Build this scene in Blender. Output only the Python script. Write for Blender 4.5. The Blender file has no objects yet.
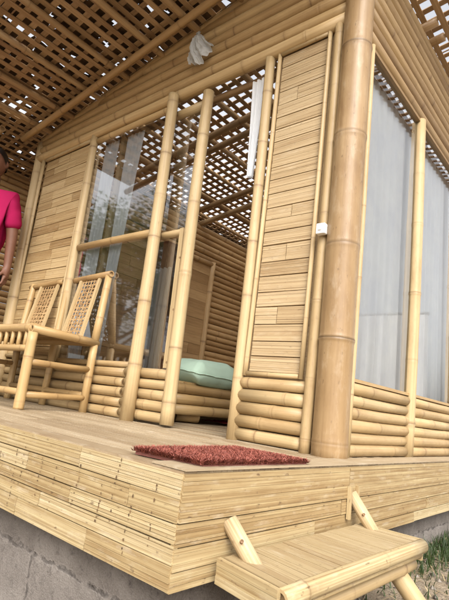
import bpy, bmesh, math, random
from mathutils import Vector, Matrix
R = random.Random(7)
scene = bpy.context.scene
C = scene.collection
PI = math.pi
V = Vector

# ------------------------------------------------------------------ helpers
def lerp(a, b, t): return a + (b - a) * t

class MB:
    """collects shapes (with uv in metres, and a colour: r tint, g node darkness, b cut end) for ONE mesh"""
    def __init__(s): s.v = []; s.f = []; s.uv = []; s.c = []; s.smooth = []
    def face(s, idx, uvs, cols, smooth=False):
        s.f.append(idx); s.uv.extend(uvs); s.c.extend(cols); s.smooth.append(smooth)
    def pole(s, p0, p1, r0, r1=None, node=0.3, seg=14, tint=None, bend=0.0, bump=0.07, cap=True, oval=1.0):
        p0 = V(p0); p1 = V(p1); r1 = r0 if r1 is None else r1
        ax = p1 - p0; L = ax.length; ax.normalize()
        e1 = ax.orthogonal().normalized(); e2 = ax.cross(e1)
        bend = bend or min(.006, .0035 * L) * (1 if node else 0)
        bd = (e1 * R.uniform(-1, 1) + e2 * R.uniform(-1, 1)) * bend
        tint = R.random() if tint is None else tint
        u0 = R.uniform(0, 50); v0 = R.uniform(0, 50)
        st = [(0, 1, 0)]
        if node:
            t = node * R.uniform(.15, .9)
            while t < L - .03:
                w = min(.012, r0 * .35) * R.uniform(.75, 1.3); kd = R.choice([.35, .6, .8, 1.0, 1.25]); bump_ = bump * R.uniform(.4, 1.5)
                st += [(t - 2.2 * w, 1.0, 0), (t - w, 1 + bump_ * .4, .15 * kd), (t - .25 * w, 1 + bump_, .55 * kd), (t, 1 + bump_ * .25, kd),
                       (t + .25 * w, 1 + bump_ * .8, .5 * kd), (t + 1.1 * w, 1 + bump_ * .15, .12 * kd), (t + 2.5 * w, .995, 0)]
                nx = node * R.uniform(.7, 1.3)
                st.append((t + nx * .5, .985, 0)); t += nx
        st.append((L, 1, 0))
        st = sorted(q for q in st if 0 <= q[0] <= L)
        base = len(s.v); dark = []
        for (t, k, g) in st:
            f = t / L; r = lerp(r0, r1, f) * k
            c = p0 + ax * t + bd * math.sin(PI * f)
            for i in range(seg):
                a = 2 * PI * i / seg
                s.v.append(c + e1 * (math.cos(a) * r) + e2 * (math.sin(a) * r * oval))
        per = 2 * PI * r0
        for j in range(len(st) - 1):
            for i in range(seg):
                i2 = (i + 1) % seg
                a = base + j * seg
                fa, fb = i / seg * per, (i + 1) / seg * per
                s.face((a + i, a + i2, a + seg + i2, a + seg + i),
                       [(u0 + st[j][0], v0 + fa), (u0 + st[j][0], v0 + fb), (u0 + st[j + 1][0], v0 + fb), (u0 + st[j + 1][0], v0 + fa)],
                       [(tint, st[j][2], 0, 1), (tint, st[j][2], 0, 1), (tint, st[j + 1][2], 0, 1), (tint, st[j + 1][2], 0, 1)], True)
        if cap:
            for (j, dirn) in ((0, -1), (len(st) - 1, 1)):
                c = p0 if j == 0 else p1
                ring = [base + j * seg + i for i in range(seg)]
                rr = (r0 if j == 0 else r1)
                b2 = len(s.v)
                for i in range(seg):
                    s.v.append(c + (s.v[ring[i]] - c) * .68)
                b3 = len(s.v)
                for i in range(seg):
                    s.v.append(c + (s.v[ring[i]] - c) * .66 - ax * dirn * rr * .5)
                for i in range(seg):
                    i2 = (i + 1) % seg
                    q = [(ring[i], ring[i2], b2 + i2, b2 + i), (b2 + i, b2 + i2, b3 + i2, b3 + i)]
                    for n, qq in enumerate(q):
                        if dirn < 0: qq = qq[::-1]
                        s.face(qq, [(u0, v0)] * 4, [(tint, .15 + .5 * n, 1, 1)] * 4)
                cap_ = [b3 + i for i in range(seg)]
                if dirn < 0: cap_ = cap_[::-1]
                s.face(tuple(cap_), [(u0, v0)] * seg, [(tint, .9, 1, 1)] * seg)
    def box(s, o, ex, ey, ez, tint=None, g=0.0, along=0, smooth=False):
        """o corner, three edge vectors; uv u runs along edge `along`"""
        o = V(o); E = [V(ex), V(ey), V(ez)]
        tint = R.random() if tint is None else tint
        u0 = R.uniform(0, 50); v0 = R.uniform(0, 50)
        b = len(s.v)
        for k in range(8):
            s.v.append(o + E[0] * (k & 1) + E[1] * ((k >> 1) & 1) + E[2] * ((k >> 2) & 1))
        L = [e.length for e in E]
        oth = [i for i in range(3) if i != along]
        flip = E[0].cross(E[1]).dot(E[2]) < 0
        for q in ((0, 2, 3, 1), (4, 5, 7, 6), (0, 1, 5, 4), (2, 6, 7, 3), (0, 4, 6, 2), (1, 3, 7, 5)):
            if flip: q = q[::-1]
            uv = []
            for k in q:
                bit = [(k >> i) & 1 for i in range(3)]
                uv.append((u0 + bit[along] * L[along], v0 + bit[oth[0]] * L[oth[0]] + bit[oth[1]] * L[oth[1]]))
            s.face(tuple(b + k for k in q), uv, [(tint, g, 0, 1)] * 4, smooth)
    def slat(s, o, ex, ey, ez, tint=None):
        s.box(o, ex, ey, ez, tint)
    def quad(s, a, b, c, d, tint=.5, g=0.0, smooth=False):
        n = len(s.v); s.v += [V(a), V(b), V(c), V(d)]
        lu = (V(b) - V(a)).length; lv = (V(d) - V(a)).length
        u0 = R.uniform(0, 50); v0 = R.uniform(0, 50)
        s.face((n, n + 1, n + 2, n + 3), [(u0, v0), (u0 + lu, v0), (u0 + lu, v0 + lv), (u0, v0 + lv)], [(tint, g, 0, 1)] * 4, smooth)
    def grid(s, fn, nu, nv, tint=.5, closed=False, cols=None):
        b = len(s.v)
        for j in range(nv + 1):
            for i in range(nu + 1): s.v.append(V(fn(i / nu, j / nv)))
        for j in range(nv):
            for i in range(nu):
                a = b + j * (nu + 1) + i
                cc = (tint, 0, 0, 1)
                s.face((a, a + 1, a + nu + 2, a + nu + 1), [(i / nu, j / nv), ((i + 1) / nu, j / nv), ((i + 1) / nu, (j + 1) / nv), (i / nu, (j + 1) / nv)], [cc] * 4, True)
    def build(s, name, m, parent=None):
        me = bpy.data.meshes.new(name)
        me.from_pydata([tuple(p) for p in s.v], [], s.f)
        uvl = me.uv_layers.new(name='UVMap'); uvl.data.foreach_set('uv', [x for p in s.uv for x in p])
        ca = me.color_attributes.new('Col', 'FLOAT_COLOR', 'CORNER'); ca.data.foreach_set('color', [x for p in s.c for x in p])
        me.polygons.foreach_set('use_smooth', s.smooth)
        me.update()
        if m: me.materials.append(m)
        o = bpy.data.objects.new(name, me); C.objects.link(o)
        if parent: o.parent = parent
        return o

def empty(name, label=None, cat=None, group=None, loc=(0, 0, 0), parent=None, kind=None):
    o = bpy.data.objects.new(name, None); C.objects.link(o); o.location = loc; o.empty_display_size = .1
    return tag(o, label, cat, group, kind)
def tag(o, label=None, cat=None, group=None, kind=None):
    if label: o['label'] = label
    if cat: o['category'] = cat
    if group: o['group'] = group
    if kind: o['kind'] = kind
    return o
def rebase(root, loc):
    """put the thing's origin at its base without moving its parts"""
    loc = V(loc); root.location = loc
    for ch in root.children: ch.location = ch.location - loc

# ------------------------------------------------------------------ materials
def newmat(name):
    m = bpy.data.materials.new(name); m.use_nodes = True
    nt = m.node_tree; nt.nodes.clear()
    out = nt.nodes.new('ShaderNodeOutputMaterial')
    return m, nt, out
class N:
    def __init__(s, nt): s.nt = nt
    def __call__(s, t, **kw):
        n = s.nt.nodes.new(t)
        for k, v in kw.items(): setattr(n, k, v)
        return n
    def link(s, a, b): s.nt.links.new(a, b)
    def math(s, op, a, b=None, clamp=False):
        n = s('ShaderNodeMath', operation=op, use_clamp=clamp)
        for i, x in enumerate((a, b)):
            if x is None: continue
            if isinstance(x, (int, float)): n.inputs[i].default_value = x
            else: s.link(x, n.inputs[i])
        return n.outputs[0]
    def mix(s, fac, a, b, mode='MIX'):
        n = s('ShaderNodeMix', data_type='RGBA', blend_type=mode)
        for sock, x in ((n.inputs[0], fac), (n.inputs[6], a), (n.inputs[7], b)):
            if isinstance(x, (int, float)): sock.default_value = x
            elif isinstance(x, tuple): sock.default_value = x if len(x) == 4 else (*x, 1)
            else: s.link(x, sock)
        return n.outputs[2]
    def noise(s, vec, scale, detail=3, rough=.55):
        n = s('ShaderNodeTexNoise'); n.inputs['Scale'].default_value = scale; n.inputs['Detail'].default_value = detail
        n.inputs['Roughness'].default_value = rough
        if vec is not None: s.link(vec, n.inputs['Vector'])
        return n.outputs['Fac']
    def scale(s, vec, sc):
        n = s('ShaderNodeMapping'); n.inputs['Scale'].default_value = sc; s.link(vec, n.inputs['Vector']); return n.outputs[0]
    def ramp(s, fac, pts):
        n = s('ShaderNodeValToRGB'); el = n.color_ramp.elements
        while len(el) < len(pts): el.new(.5)
        for e, (p, c) in zip(el, pts): e.position = p; e.color = c if len(c) == 4 else (*c, 1)
        s.link(fac, n.inputs[0]); return n.outputs[0]
    def step(s, fac, a, b):
        n = s('ShaderNodeMapRange'); n.inputs[1].default_value = a; n.inputs[2].default_value = b
        s.link(fac, n.inputs[0]); return n.outputs[0]

def bamboo(name, light, mid, dark, rough=.42, streak=.5, blotch=.5, spots=.25, nodecol=(.12, .06, .025), striae=90, strength=.25, pale=0.0, bs=(4.5, 10)):
    """bamboo surface: long streaks along u, blotches, darker rings at the nodes, small dark flecks"""
    m, nt, out = newmat(name); n = N(nt)
    uv = n('ShaderNodeUVMap').outputs[0]
    col = n('ShaderNodeVertexColor', layer_name='Col').outputs['Color']
    sep = n('ShaderNodeSeparateColor'); n.link(col, sep.inputs[0])
    tint, node, cut = sep.outputs
    s1 = n.noise(n.scale(uv, (1.3, striae, 1)), 1, 4, .6)
    s2 = n.noise(n.scale(uv, (.8, striae * .3, 1)), 1, 2, .5)
    b1 = n.noise(n.scale(uv, (bs[0], bs[1], 1)), 1, 5, .62)
    s3 = n.noise(n.scale(uv, (2.5, striae * 2.6, 1)), 1, 3, .6)
    b2 = n.noise(n.scale(uv, (28, 55, 1)), 1, 3, .6)
    tt = n.math('ADD', n.math('MULTIPLY', tint, .80), n.math('MULTIPLY', n.math('SUBTRACT', b1, .5), blotch * 1.6))
    tt = n.math('ADD', tt, n.math('MULTIPLY', n.math('SUBTRACT', s2, .5), .5 * streak))
    base = n.ramp(n.math('ADD', tt, .12), [(0, light), (.5, mid), (1, dark)])
    st = n.step(s1, .30, .62)
    base = n.mix(n.math('MULTIPLY', n.math('SUBTRACT', 1.0, st), streak), base, n.mix(1.0, base, (.50, .40, .30), 'MULTIPLY'))
    base = n.mix(n.math('MULTIPLY', n.step(s3, .52, .68), streak * .45), base, n.mix(1.0, base, (.42, .32, .22), 'MULTIPLY'))
    if pale: base = n.mix(n.math('MULTIPLY', n.step(n.noise(n.scale(uv, (9, 22, 1)), 1, 4, .65), .55, .75), pale), base, (.66, .60, .48))
    base = n.mix(n.math('MULTIPLY', n.step(b2, .63, .74), spots), base, (.09, .05, .025))
    stn = n.noise(n.scale(uv, (1.6, 5, 1)), 1, 6, .7)
    base = n.mix(n.math('MULTIPLY', n.step(stn, .56, .74), .55), base, n.mix(1.0, base, (.55, .42, .30), 'MULTIPLY'))
    base = n.mix(n.math('MULTIPLY', node, .62), base, nodecol)
    base = n.mix(n.math('MULTIPLY', cut, .35), base, (.40, .27, .13))
    p = n('ShaderNodeBsdfPrincipled')
    n.link(base, p.inputs['Base Color'])
    n.link(n.math('ADD', n.math('MULTIPLY', b2, .35), rough - .17), p.inputs['Roughness'])
    p.inputs['Specular IOR Level'].default_value = .38
    bp = n('ShaderNodeBump'); bp.inputs['Strength'].default_value = strength; bp.inputs['Distance'].default_value = .002
    n.link(n.math('ADD', n.math('MULTIPLY', s1, .7), n.math('MULTIPLY', b2, .3)), bp.inputs['Height']); n.link(bp.outputs[0], p.inputs['Normal'])
    n.link(p.outputs[0], out.inputs[0]); return m

M = {}
M['pole'] = bamboo('bamboo_pole', (.475, .36, .195), (.40, .285, .143), (.28, .18, .078), rough=.48, streak=.36, blotch=.55)
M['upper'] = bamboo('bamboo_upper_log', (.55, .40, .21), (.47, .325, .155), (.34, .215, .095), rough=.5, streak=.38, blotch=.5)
M['post'] = bamboo('bamboo_giant', (.345, .238, .124), (.265, .17, .08), (.17, .098, .041), rough=.4, streak=.3, blotch=1.0, striae=55, spots=.6, pale=.16, bs=(3.2, 9), nodecol=(.06, .035, .018))
M['board'] = bamboo('bamboo_board', (.52, .405, .245), (.45, .335, .188), (.33, .225, .112), rough=.6, streak=.68, blotch=.4, striae=170, spots=.45, pale=.18)
M['boardtan'] = bamboo('bamboo_board_tan', (.53, .395, .212), (.44, .31, .15), (.30, .19, .08), rough=.6, streak=.6, blotch=.55, striae=150, spots=.45, pale=.15)
M['facing'] = bamboo('bamboo_facing', (.50, .41, .245), (.43, .335, .178), (.31, .215, .10), rough=.62, streak=.85, blotch=.75, striae=170, spots=.8, strength=.6, pale=.28)
M['tread'] = bamboo('bamboo_tread', (.41, .325, .19), (.345, .265, .145), (.26, .18, .092), rough=.6, streak=.45, blotch=.5, striae=170, spots=.5, strength=.5, pale=.2)
M['floor'] = bamboo('bamboo_floor', (.40, .32, .215), (.34, .265, .168), (.26, .19, .115), rough=.55, streak=.42, blotch=.6, striae=120, spots=.4, pale=.3)
M['bench'] = bamboo('bamboo_bench_pole', (.48, .34, .165), (.39, .26, .115), (.275, .165, .066), streak=.35, blotch=.55)
M['roofpole'] = bamboo('bamboo_roof_pole', (.44, .30, .155), (.35, .225, .11), (.25, .15, .07), streak=.35, blotch=.5)
M['rafterwood'] = bamboo('bamboo_rafter', (.40, .26, .12), (.33, .20, .09), (.22, .125, .055), streak=.35, blotch=.5)
M['lattice'] = bamboo('bamboo_lattice', (.43, .29, .155), (.34, .22, .112), (.23, .14, .07), rough=.6, streak=.5, blotch=.5)
M['inner'] = bamboo('bamboo_inner', (.60, .41, .21), (.50, .325, .155), (.34, .205, .09), streak=.4, blotch=.5)
M['sideshade'] = bamboo('bamboo_side_shaded', (.38, .26, .125), (.31, .205, .092), (.22, .135, .058), rough=.5, streak=.4, blotch=.5)  # shade under the roof overhang is put into this darker log colour
M['weave'] = bamboo('bamboo_weave', (.50, .34, .17), (.36, .23, .105), (.24, .135, .06), streak=.4, rough=.6)

def simple(name, colr, rough=.6, var=.25, nscale=8, spec=.3, bump=0.0, sheen=0.0):
    m, nt, out = newmat(name); n = N(nt)
    tc = n('ShaderNodeTexCoord').outputs['Object']
    f = n.noise(tc, nscale, 5, .6)
    dk = tuple(c * (1 - var) for c in colr); lt = tuple(min(1, c * (1 + var)) for c in colr)
    base = n.ramp(f, [(.25, dk), (.75, lt)])
    p = n('ShaderNodeBsdfPrincipled'); n.link(base, p.inputs['Base Color'])
    p.inputs['Roughness'].default_value = rough; p.inputs['Specular IOR Level'].default_value = spec
    if sheen: p.inputs['Sheen Weight'].default_value = sheen
    if bump:
        b = n('ShaderNodeBump'); b.inputs['Strength'].default_value = bump; b.inputs['Distance'].default_value = .01
        n.link(f, b.inputs['Height']); n.link(b.outputs[0], p.inputs['Normal'])
    n.link(p.outputs[0], out.inputs[0]); return m

def leafmat(name, a, b, trans=.35):
    m, nt, out = newmat(name); n = N(nt)
    col = n('ShaderNodeVertexColor', layer_name='Col').outputs['Color']
    sep = n('ShaderNodeSeparateColor'); n.link(col, sep.inputs[0])
    base = n.ramp(sep.outputs[0], [(0, a), (1, b)])
    d = n('ShaderNodeBsdfPrincipled'); d.inputs['Roughness'].default_value = .55; n.link(base, d.inputs['Base Color'])
    t = n('ShaderNodeBsdfTranslucent'); n.link(base, t.inputs['Color'])
    mx = n('ShaderNodeMixShader'); mx.inputs[0].default_value = trans
    n.link(d.outputs[0], mx.inputs[1]); n.link(t.outputs[0], mx.inputs[2]); n.link(mx.outputs[0], out.inputs[0]); return m

def glassmat(gain):
    m, nt, out = newmat('window_glass'); n = N(nt)
    fr = n('ShaderNodeFresnel'); fr.inputs['IOR'].default_value = 1.52
    f2 = n.math('MULTIPLY', fr.outputs[0], gain, True)
    tr = n('ShaderNodeBsdfTransparent'); tr.inputs[0].default_value = (.975, .985, .98, 1)
    gl = n('ShaderNodeBsdfGlossy'); gl.inputs['Roughness'].default_value = .035
    geo = n('ShaderNodeNewGeometry').outputs['Position']
    bp = n('ShaderNodeBump'); bp.inputs['Strength'].default_value = .012; bp.inputs['Distance'].default_value = .05
    n.link(n.noise(geo, 2.2, 1), bp.inputs['Height']); n.link(bp.outputs[0], gl.inputs['Normal'])
    mx = n('ShaderNodeMixShader'); n.link(f2, mx.inputs[0]); n.link(tr.outputs[0], mx.inputs[1]); n.link(gl.outputs[0], mx.inputs[2])
    n.link(mx.outputs[0], out.inputs[0]); return m

def clothmat(name, colr, trans=.35, weave=400, var=.06):
    m, nt, out = newmat(name); n = N(nt)
    tc = n('ShaderNodeTexCoord').outputs['Object']
    f = n.noise(tc, 6, 4)
    base = n.ramp(f, [(.3, tuple(c * (1 - var) for c in colr)), (.7, tuple(min(1, c * (1 + var)) for c in colr))])
    d = n('ShaderNodeBsdfDiffuse'); n.link(base, d.inputs[0])
    t = n('ShaderNodeBsdfTranslucent'); n.link(base, t.inputs[0])
    b = n('ShaderNodeBump'); b.inputs['Strength'].default_value = .25; b.inputs['Distance'].default_value = .002
    n.link(n.noise(tc, weave, 2), b.inputs['Height']); n.link(b.outputs[0], d.inputs['Normal'])
    mx = n('ShaderNodeMixShader'); mx.inputs[0].default_value = trans
    n.link(d.outputs[0], mx.inputs[1]); n.link(t.outputs[0], mx.inputs[2]); n.link(mx.outputs[0], out.inputs[0]); return m

def concretemat():
    m, nt, out = newmat('concrete'); n = N(nt)
    tc = n('ShaderNodeTexCoord').outputs['Object']
    f1 = n.noise(tc, 4.2, 7, .68); f2 = n.noise(tc, 30, 8, .75); f3 = n.noise(tc, 210, 4, .7); f4 = n.noise(tc, 9, 5, .7)
    sp = n('ShaderNodeSeparateXYZ'); n.link(tc, sp.inputs[0])
    base = n.ramp(f1, [(.3, (.12, .10, .085)), (.5, (.215, .187, .163)), (.72, (.32, .288, .255))])
    base = n.mix(n.step(f2, .54, .70), base, (.075, .06, .052))
    base = n.mix(n.math('MULTIPLY', n.step(f3, .45, .7), .4), base, (.36, .33, .30))
    zz = n.math('ADD', sp.outputs[2], n.math('MULTIPLY', n.math('SUBTRACT', f4, .5), .05))
    band = n.step(zz, -.335, -.322)
    base = n.mix(n.math('MULTIPLY', band, .55), base, n.mix(1.0, base, (.5, .47, .44), 'MULTIPLY'))
    j1 = n.math('SUBTRACT', 1.0, n.step(n.math('ABSOLUTE', n.math('ADD', zz, .335)), .002, .008))
    xx = n.math('ADD', n.math('ADD', sp.outputs[0], sp.outputs[1]), n.math('MULTIPLY', f4, .05))
    fr = n.math('ABSOLUTE', n.math('SUBTRACT', n.math('FRACT', n.math('MULTIPLY', xx, 2.6)), .5))
    j2 = n.math('MULTIPLY', n.math('SUBTRACT', 1.0, n.step(fr, .006, .022)), n.math('SUBTRACT', 1.0, band))
    crack = n.math('MULTIPLY', n.math('MAXIMUM', j1, j2), n.step(f2, .46, .6))
    base = n.mix(n.math('MULTIPLY', crack, .38), base, (.05, .037, .032))
    p = n('ShaderNodeBsdfPrincipled'); n.link(base, p.inputs['Base Color']); p.inputs['Roughness'].default_value = .92
    b = n('ShaderNodeBump'); b.inputs['Strength'].default_value = 1.0; b.inputs['Distance'].default_value = .016
    h = n.math('SUBTRACT', n.math('ADD', n.math('MULTIPLY', f2, .7), n.math('MULTIPLY', f3, .3)), n.math('MULTIPLY', crack, .6))
    n.link(h, b.inputs['Height']); n.link(b.outputs[0], p.inputs['Normal'])
    n.link(p.outputs[0], out.inputs[0]); return m

def groundmat():
    m, nt, out = newmat('bare_earth'); n = N(nt)
    tc = n('ShaderNodeTexCoord').outputs['Object']
    f1 = n.noise(tc, 1.3, 6, .6); f2 = n.noise(tc, 14, 6, .7); f3 = n.noise(tc, 90, 3)
    base = n.ramp(f1, [(.3, (.13, .095, .06)), (.55, (.22, .17, .115)), (.75, (.30, .25, .18))])
    base = n.mix(n.step(f2, .5, .75), base, (.10, .085, .05))
    base = n.mix(n.math('MULTIPLY', n.step(f3, .5, .7), .4), base, (.40, .34, .25))
    p = n('ShaderNodeBsdfPrincipled'); n.link(base, p.inputs['Base Color']); p.inputs['Roughness'].default_value = .95
    b = n('ShaderNodeBump'); b.inputs['Strength'].default_value = .8; b.inputs['Distance'].default_value = .02
    n.link(n.math('ADD', f2, n.math('MULTIPLY', f3, .4)), b.inputs['Height']); n.link(b.outputs[0], p.inputs['Normal'])
    n.link(p.outputs[0], out.inputs[0]); return m

M['glass'] = glassmat(1.5); M['frontglass'] = glassmat(4.6)
M['curtain'] = clothmat('white_curtain', (.92, .95, 1.0), .32)
M['bluecurtain'] = clothmat('pale_blue_curtain', (.90, .93, .97), .35)
M['greycurtain'] = clothmat('grey_curtain', (.30, .30, .29), .25)
M['pillow'] = clothmat('mint_cloth', (.50, .66, .53), .1)
M['mattress'] = clothmat('mattress_cloth', (.42, .40, .36), .0)
M['redcloth'] = clothmat('red_cloth', (.28, .03, .035), .0)
M['plasticbag'] = clothmat('white_plastic', (.62, .63, .62), .35)
M['whiteplastic'] = simple('white_switch_plastic', (.80, .79, .76), .35, .04)
M['concrete'] = concretemat(); M['ground'] = groundmat()
M['skin'] = simple('skin', (.15, .068, .042), .5, .12, 30)
M['shirt'] = clothmat('magenta_cotton', (.33, .016, .075), .02)
M['badge'] = simple('badge_dark', (.15, .01, .04), .6)
M['trousers'] = clothmat('dark_trousers', (.03, .032, .045), .0)
M['hair'] = simple('black_hair', (.012, .009, .008), .4, .3, 60)
M['eye'] = simple('eye_white', (.7, .68, .64), .3, .05)
M['black'] = simple('black_plastic', (.015, .014, .015), .35, .2)
M['leather'] = simple('shoe_leather', (.05, .03, .02), .5)
M['wood'] = simple('dark_red_wood', (.085, .028, .018), .4, .35, 6)
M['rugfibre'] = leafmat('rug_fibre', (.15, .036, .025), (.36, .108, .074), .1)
M['rugback'] = simple('rug_backing', (.20, .075, .06), .9, .2, 60)
M['grass'] = leafmat('grass_blades', (.02, .042, .010), (.06, .095, .024))
M['straw'] = leafmat('dry_straw', (.22, .16, .08), (.42, .33, .19), .1)
M['gravel'] = leafmat('grit', (.07, .055, .042), (.20, .17, .135), 0.0)
M['leaf'] = leafmat('tree_leaves', (.02, .045, .01), (.07, .12, .03))
M['bark'] = simple('bark', (.12, .085, .06), .9, .4, 12, bump=.6)
M['thatch'] = simple('thatch_leaf', (.085, .05, .025), .9, .5, 9, bump=.5)
M['fence'] = simple('white_metal_sheet', (.55, .56, .57), .6, .06)
M['nodemark'] = leafmat('node_mark', (.05, .028, .014), (.19, .11, .05), .0)
M['dowel'] = simple('dowel_wood', (.20, .11, .05), .6)

# ------------------------------------------------------------------ camera, world, light
r_ = V((0.76241574, 0.63580841, 0.12029091)); u_ = V((0.04452474, -0.23700114, 0.97048854)); f_ = V((-0.64555386, 0.73455982, 0.2090026))
cam = bpy.data.cameras.new('camera'); co = bpy.data.objects.new('camera', cam); C.objects.link(co)
mt = Matrix((r_, u_, -f_)).transposed().to_4x4(); mt.translation = V((0.92106965, -1.77473466, 0.15763021)); co.matrix_world = mt
cam.sensor_fit = 'VERTICAL'; cam.sensor_height = 36; cam.lens = 477.503 / 600 * 36
cam.clip_start = .03; cam.clip_end = 2000
scene.camera = co

SUN_EL, SUN_AZ = math.radians(42), math.radians(134)      # azimuth clockwise from +Y
w = bpy.data.worlds.new('World'); scene.world = w; w.use_nodes = True
nt = w.node_tree; bg = nt.nodes['Background']
sky = nt.nodes.new('ShaderNodeTexSky'); sky.sky_type = 'NISHITA'; sky.sun_disc = False
sky.sun_elevation = SUN_EL; sky.sun_rotation = SUN_AZ; sky.air_density = 1.0; sky.dust_density = 6.0; sky.ozone_density = .6
hs = nt.nodes.new('ShaderNodeHueSaturation'); hs.inputs['Saturation'].default_value = .22; hs.inputs['Value'].default_value = 2.65
wm = nt.nodes.new('ShaderNodeMix'); wm.data_type = 'RGBA'; wm.blend_type = 'MULTIPLY'; wm.inputs[0].default_value = 1; wm.inputs[7].default_value = (1.01, 1.0, .99, 1)
nt.links.new(sky.outputs[0], hs.inputs['Color']); nt.links.new(hs.outputs[0], wm.inputs[6]); nt.links.new(wm.outputs[2], bg.inputs['Color'])
bg.inputs['Strength'].default_value = .15
sl = bpy.data.lights.new('sun', 'SUN'); sl.energy = .45; sl.angle = math.radians(35); sl.color = (1, .96, .9)
so = bpy.data.objects.new('sun', sl); C.objects.link(so)
sd = V((math.sin(SUN_AZ) * math.cos(SUN_EL), math.cos(SUN_AZ) * math.cos(SUN_EL), math.sin(SUN_EL)))
so.rotation_euler = sd.to_track_quat('Z', 'Y').to_euler()

vs = scene.view_settings
vs.view_transform = 'Standard'; vs.look = 'None'; vs.exposure = 0; vs.gamma = 1

# ------------------------------------------------------------------ ground
def gz(x, y):
    t = max(0.0, min(1.0, (.5 - y) / 1.6)); t = t * t * (3 - 2 * t)
    return -.405 - .16 * t
mb = MB()
xs = [-300, -60, -20, -8, -4] + [-3 + .25 * i for i in range(29)] + [6, 9, 20, 60, 300]
ys = [-300, -60, -20, -8, -5] + [-4 + .25 * i for i in range(37)] + [7, 10, 20, 60, 300]
for y in ys:
    for x in xs: mb.v.append(V((x, y, gz(x, y) + (R.uniform(-.008, .008) if abs(x) < 5 and abs(y) < 6 else 0))))
nx = len(xs)
for j in range(len(ys) - 1):
    for i in range(nx - 1):
        a = j * nx + i; mb.face((a, a + 1, a + nx + 1, a + nx), [(0, 0)] * 4, [(.5, 0, 0, 1)] * 4, True)
g = mb.build('ground', M['ground']); g['kind'] = 'structure'

# ------------------------------------------------------------------ foundation
mb = MB()
def fgrid(a, b, n, m_, z0, z1, nrm):
    a = V(a); b = V(b); nrm = V(nrm)
    mb.grid(lambda u, v: a.lerp(b, u) + V((0, 0, lerp(z0, z1, v))) + nrm * R.uniform(-.004, .006), n, m_)
fgrid((-4.2, -.925, 0), (.105, -.925, 0), 60, 8, -.75, -.2, (0, -1, 0))
fgrid((.105, -.925, 0), (.105, 4.1, 0), 70, 8, -.75, -.2, (1, 0, 0))
fgrid((.105, 4.1, 0), (-4.2, 4.1, 0), 20, 3, -.75, -.2, (0, 1, 0))
fgrid((-4.2, 4.1, 0), (-4.2, -.925, 0), 20, 3, -.75, -.2, (-1, 0, 0))
o = mb.build('concrete_foundation', M['concrete']); tag(o, 'cracked grey concrete foundation under the bamboo veranda', 'foundation')

# ------------------------------------------------------------------ veranda deck
deck = empty('veranda_deck', 'bamboo veranda floor with split-bamboo facing round its edge', 'deck')
DX, DY = .160, -.972
# floor of flattened bamboo laid along X
mb = MB(); y = DY + .004; row = 0
while y < .6:
    wd = R.uniform(.055, .095); x = DX - .004
    while x > -4.2:
        ln = R.uniform(.5, 1.4); x2 = max(-4.2, x - ln)
        k = R.choice([2, 3, 3, 4]); tint = R.random()
        for q in range(k):
            h = R.uniform(-.0025, .0015)
            mb.box((x2 + .001, y + wd * q / k + .0006, -.018), (x - x2 - .002, 0, R.uniform(-.001, .001)), (0, wd / k - .0012, 0), (0, 0, .018 + h), tint + R.uniform(-.12, .12))
        x = x2
    y += wd
mb.build('floor', M['floor'], deck)
mb = MB(); y = .6
while y < 4.1:
    mb.box((-4.2, y, -.018), (DX + 4.196, 0, 0), (0, .098, 0), (0, 0, .017)); y += .1
mb.build('inner_floor', M['floor'], deck)

def board(mb, o, L, H, T, ux, un, nstrip, tint, uz=V((0, 0, 1)), ends=0.0):
    """one flattened split-bamboo board: thin strips that nearly touch, with uneven ends and thickness"""
    o = V(o); hs_ = [R.uniform(.6, 1.4) for _ in range(nstrip)]; sm = sum(hs_); z = 0
    tilt = R.uniform(-.0015, .0015)
    for h in hs_:
        h = h / sm * H
        d = R.uniform(-.0008, .0010)
        e0 = R.uniform(0, ends); e1 = R.uniform(0, ends)
        gp = R.choice([.0002, .0003, .0006, .0012])
        mb.box(o + uz * (z + gp * .5) + ux * e0, ux * (L - e0 - e1) + uz * tilt, uz * (h - gp), un * (T + d), max(0, min(1, tint + R.uniform(-.13, .13))))
        z += h
def board_rows(mb, o, ux, un, W, H, rows, T=.012, jl=(.25, .9), nstrip=(4, 6), step=None, tr=(0, 1), gap=.0022):
    o = V(o); z = 0
    hh = [R.uniform(.85, 1.15) for _ in range(rows)]; sm = sum(hh)
    for i, h in enumerate(hh):
        h = h / sm * H; x = 0; first = True
        while x < W - .01:
            L = R.uniform(*jl) * (R.uniform(.4, 1) if first else 1); first = False
            if W - x - L < .12: L = W - x
            t = T + (step(z / H) if step else 0) + R.uniform(-.001, .002)
            board(mb, o + ux * (x + .0008) + V((0, 0, z + gap * .5)), L - .0016, h - gap, t, ux, un, R.randint(*nstrip), R.uniform(*tr), ends=.002)
            x += L
        z += h
# front facing (faces -Y): seen obliquely at the left
mb = MB()
mb.box((-4.2, DY + .012, -.235), (4.2 + DX - .012, 0, 0), (0, .02, 0), (0, 0, .215), .9, .6)
board_rows(mb, (-4.2, DY + .012, -.245), V((1, 0, 0)), V((0, -1, 0)), 4.2 + DX, .240, 5, .012, (.22, .75), (4, 6))
fo = mb.build('front_facing', M['facing'], deck)
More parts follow.
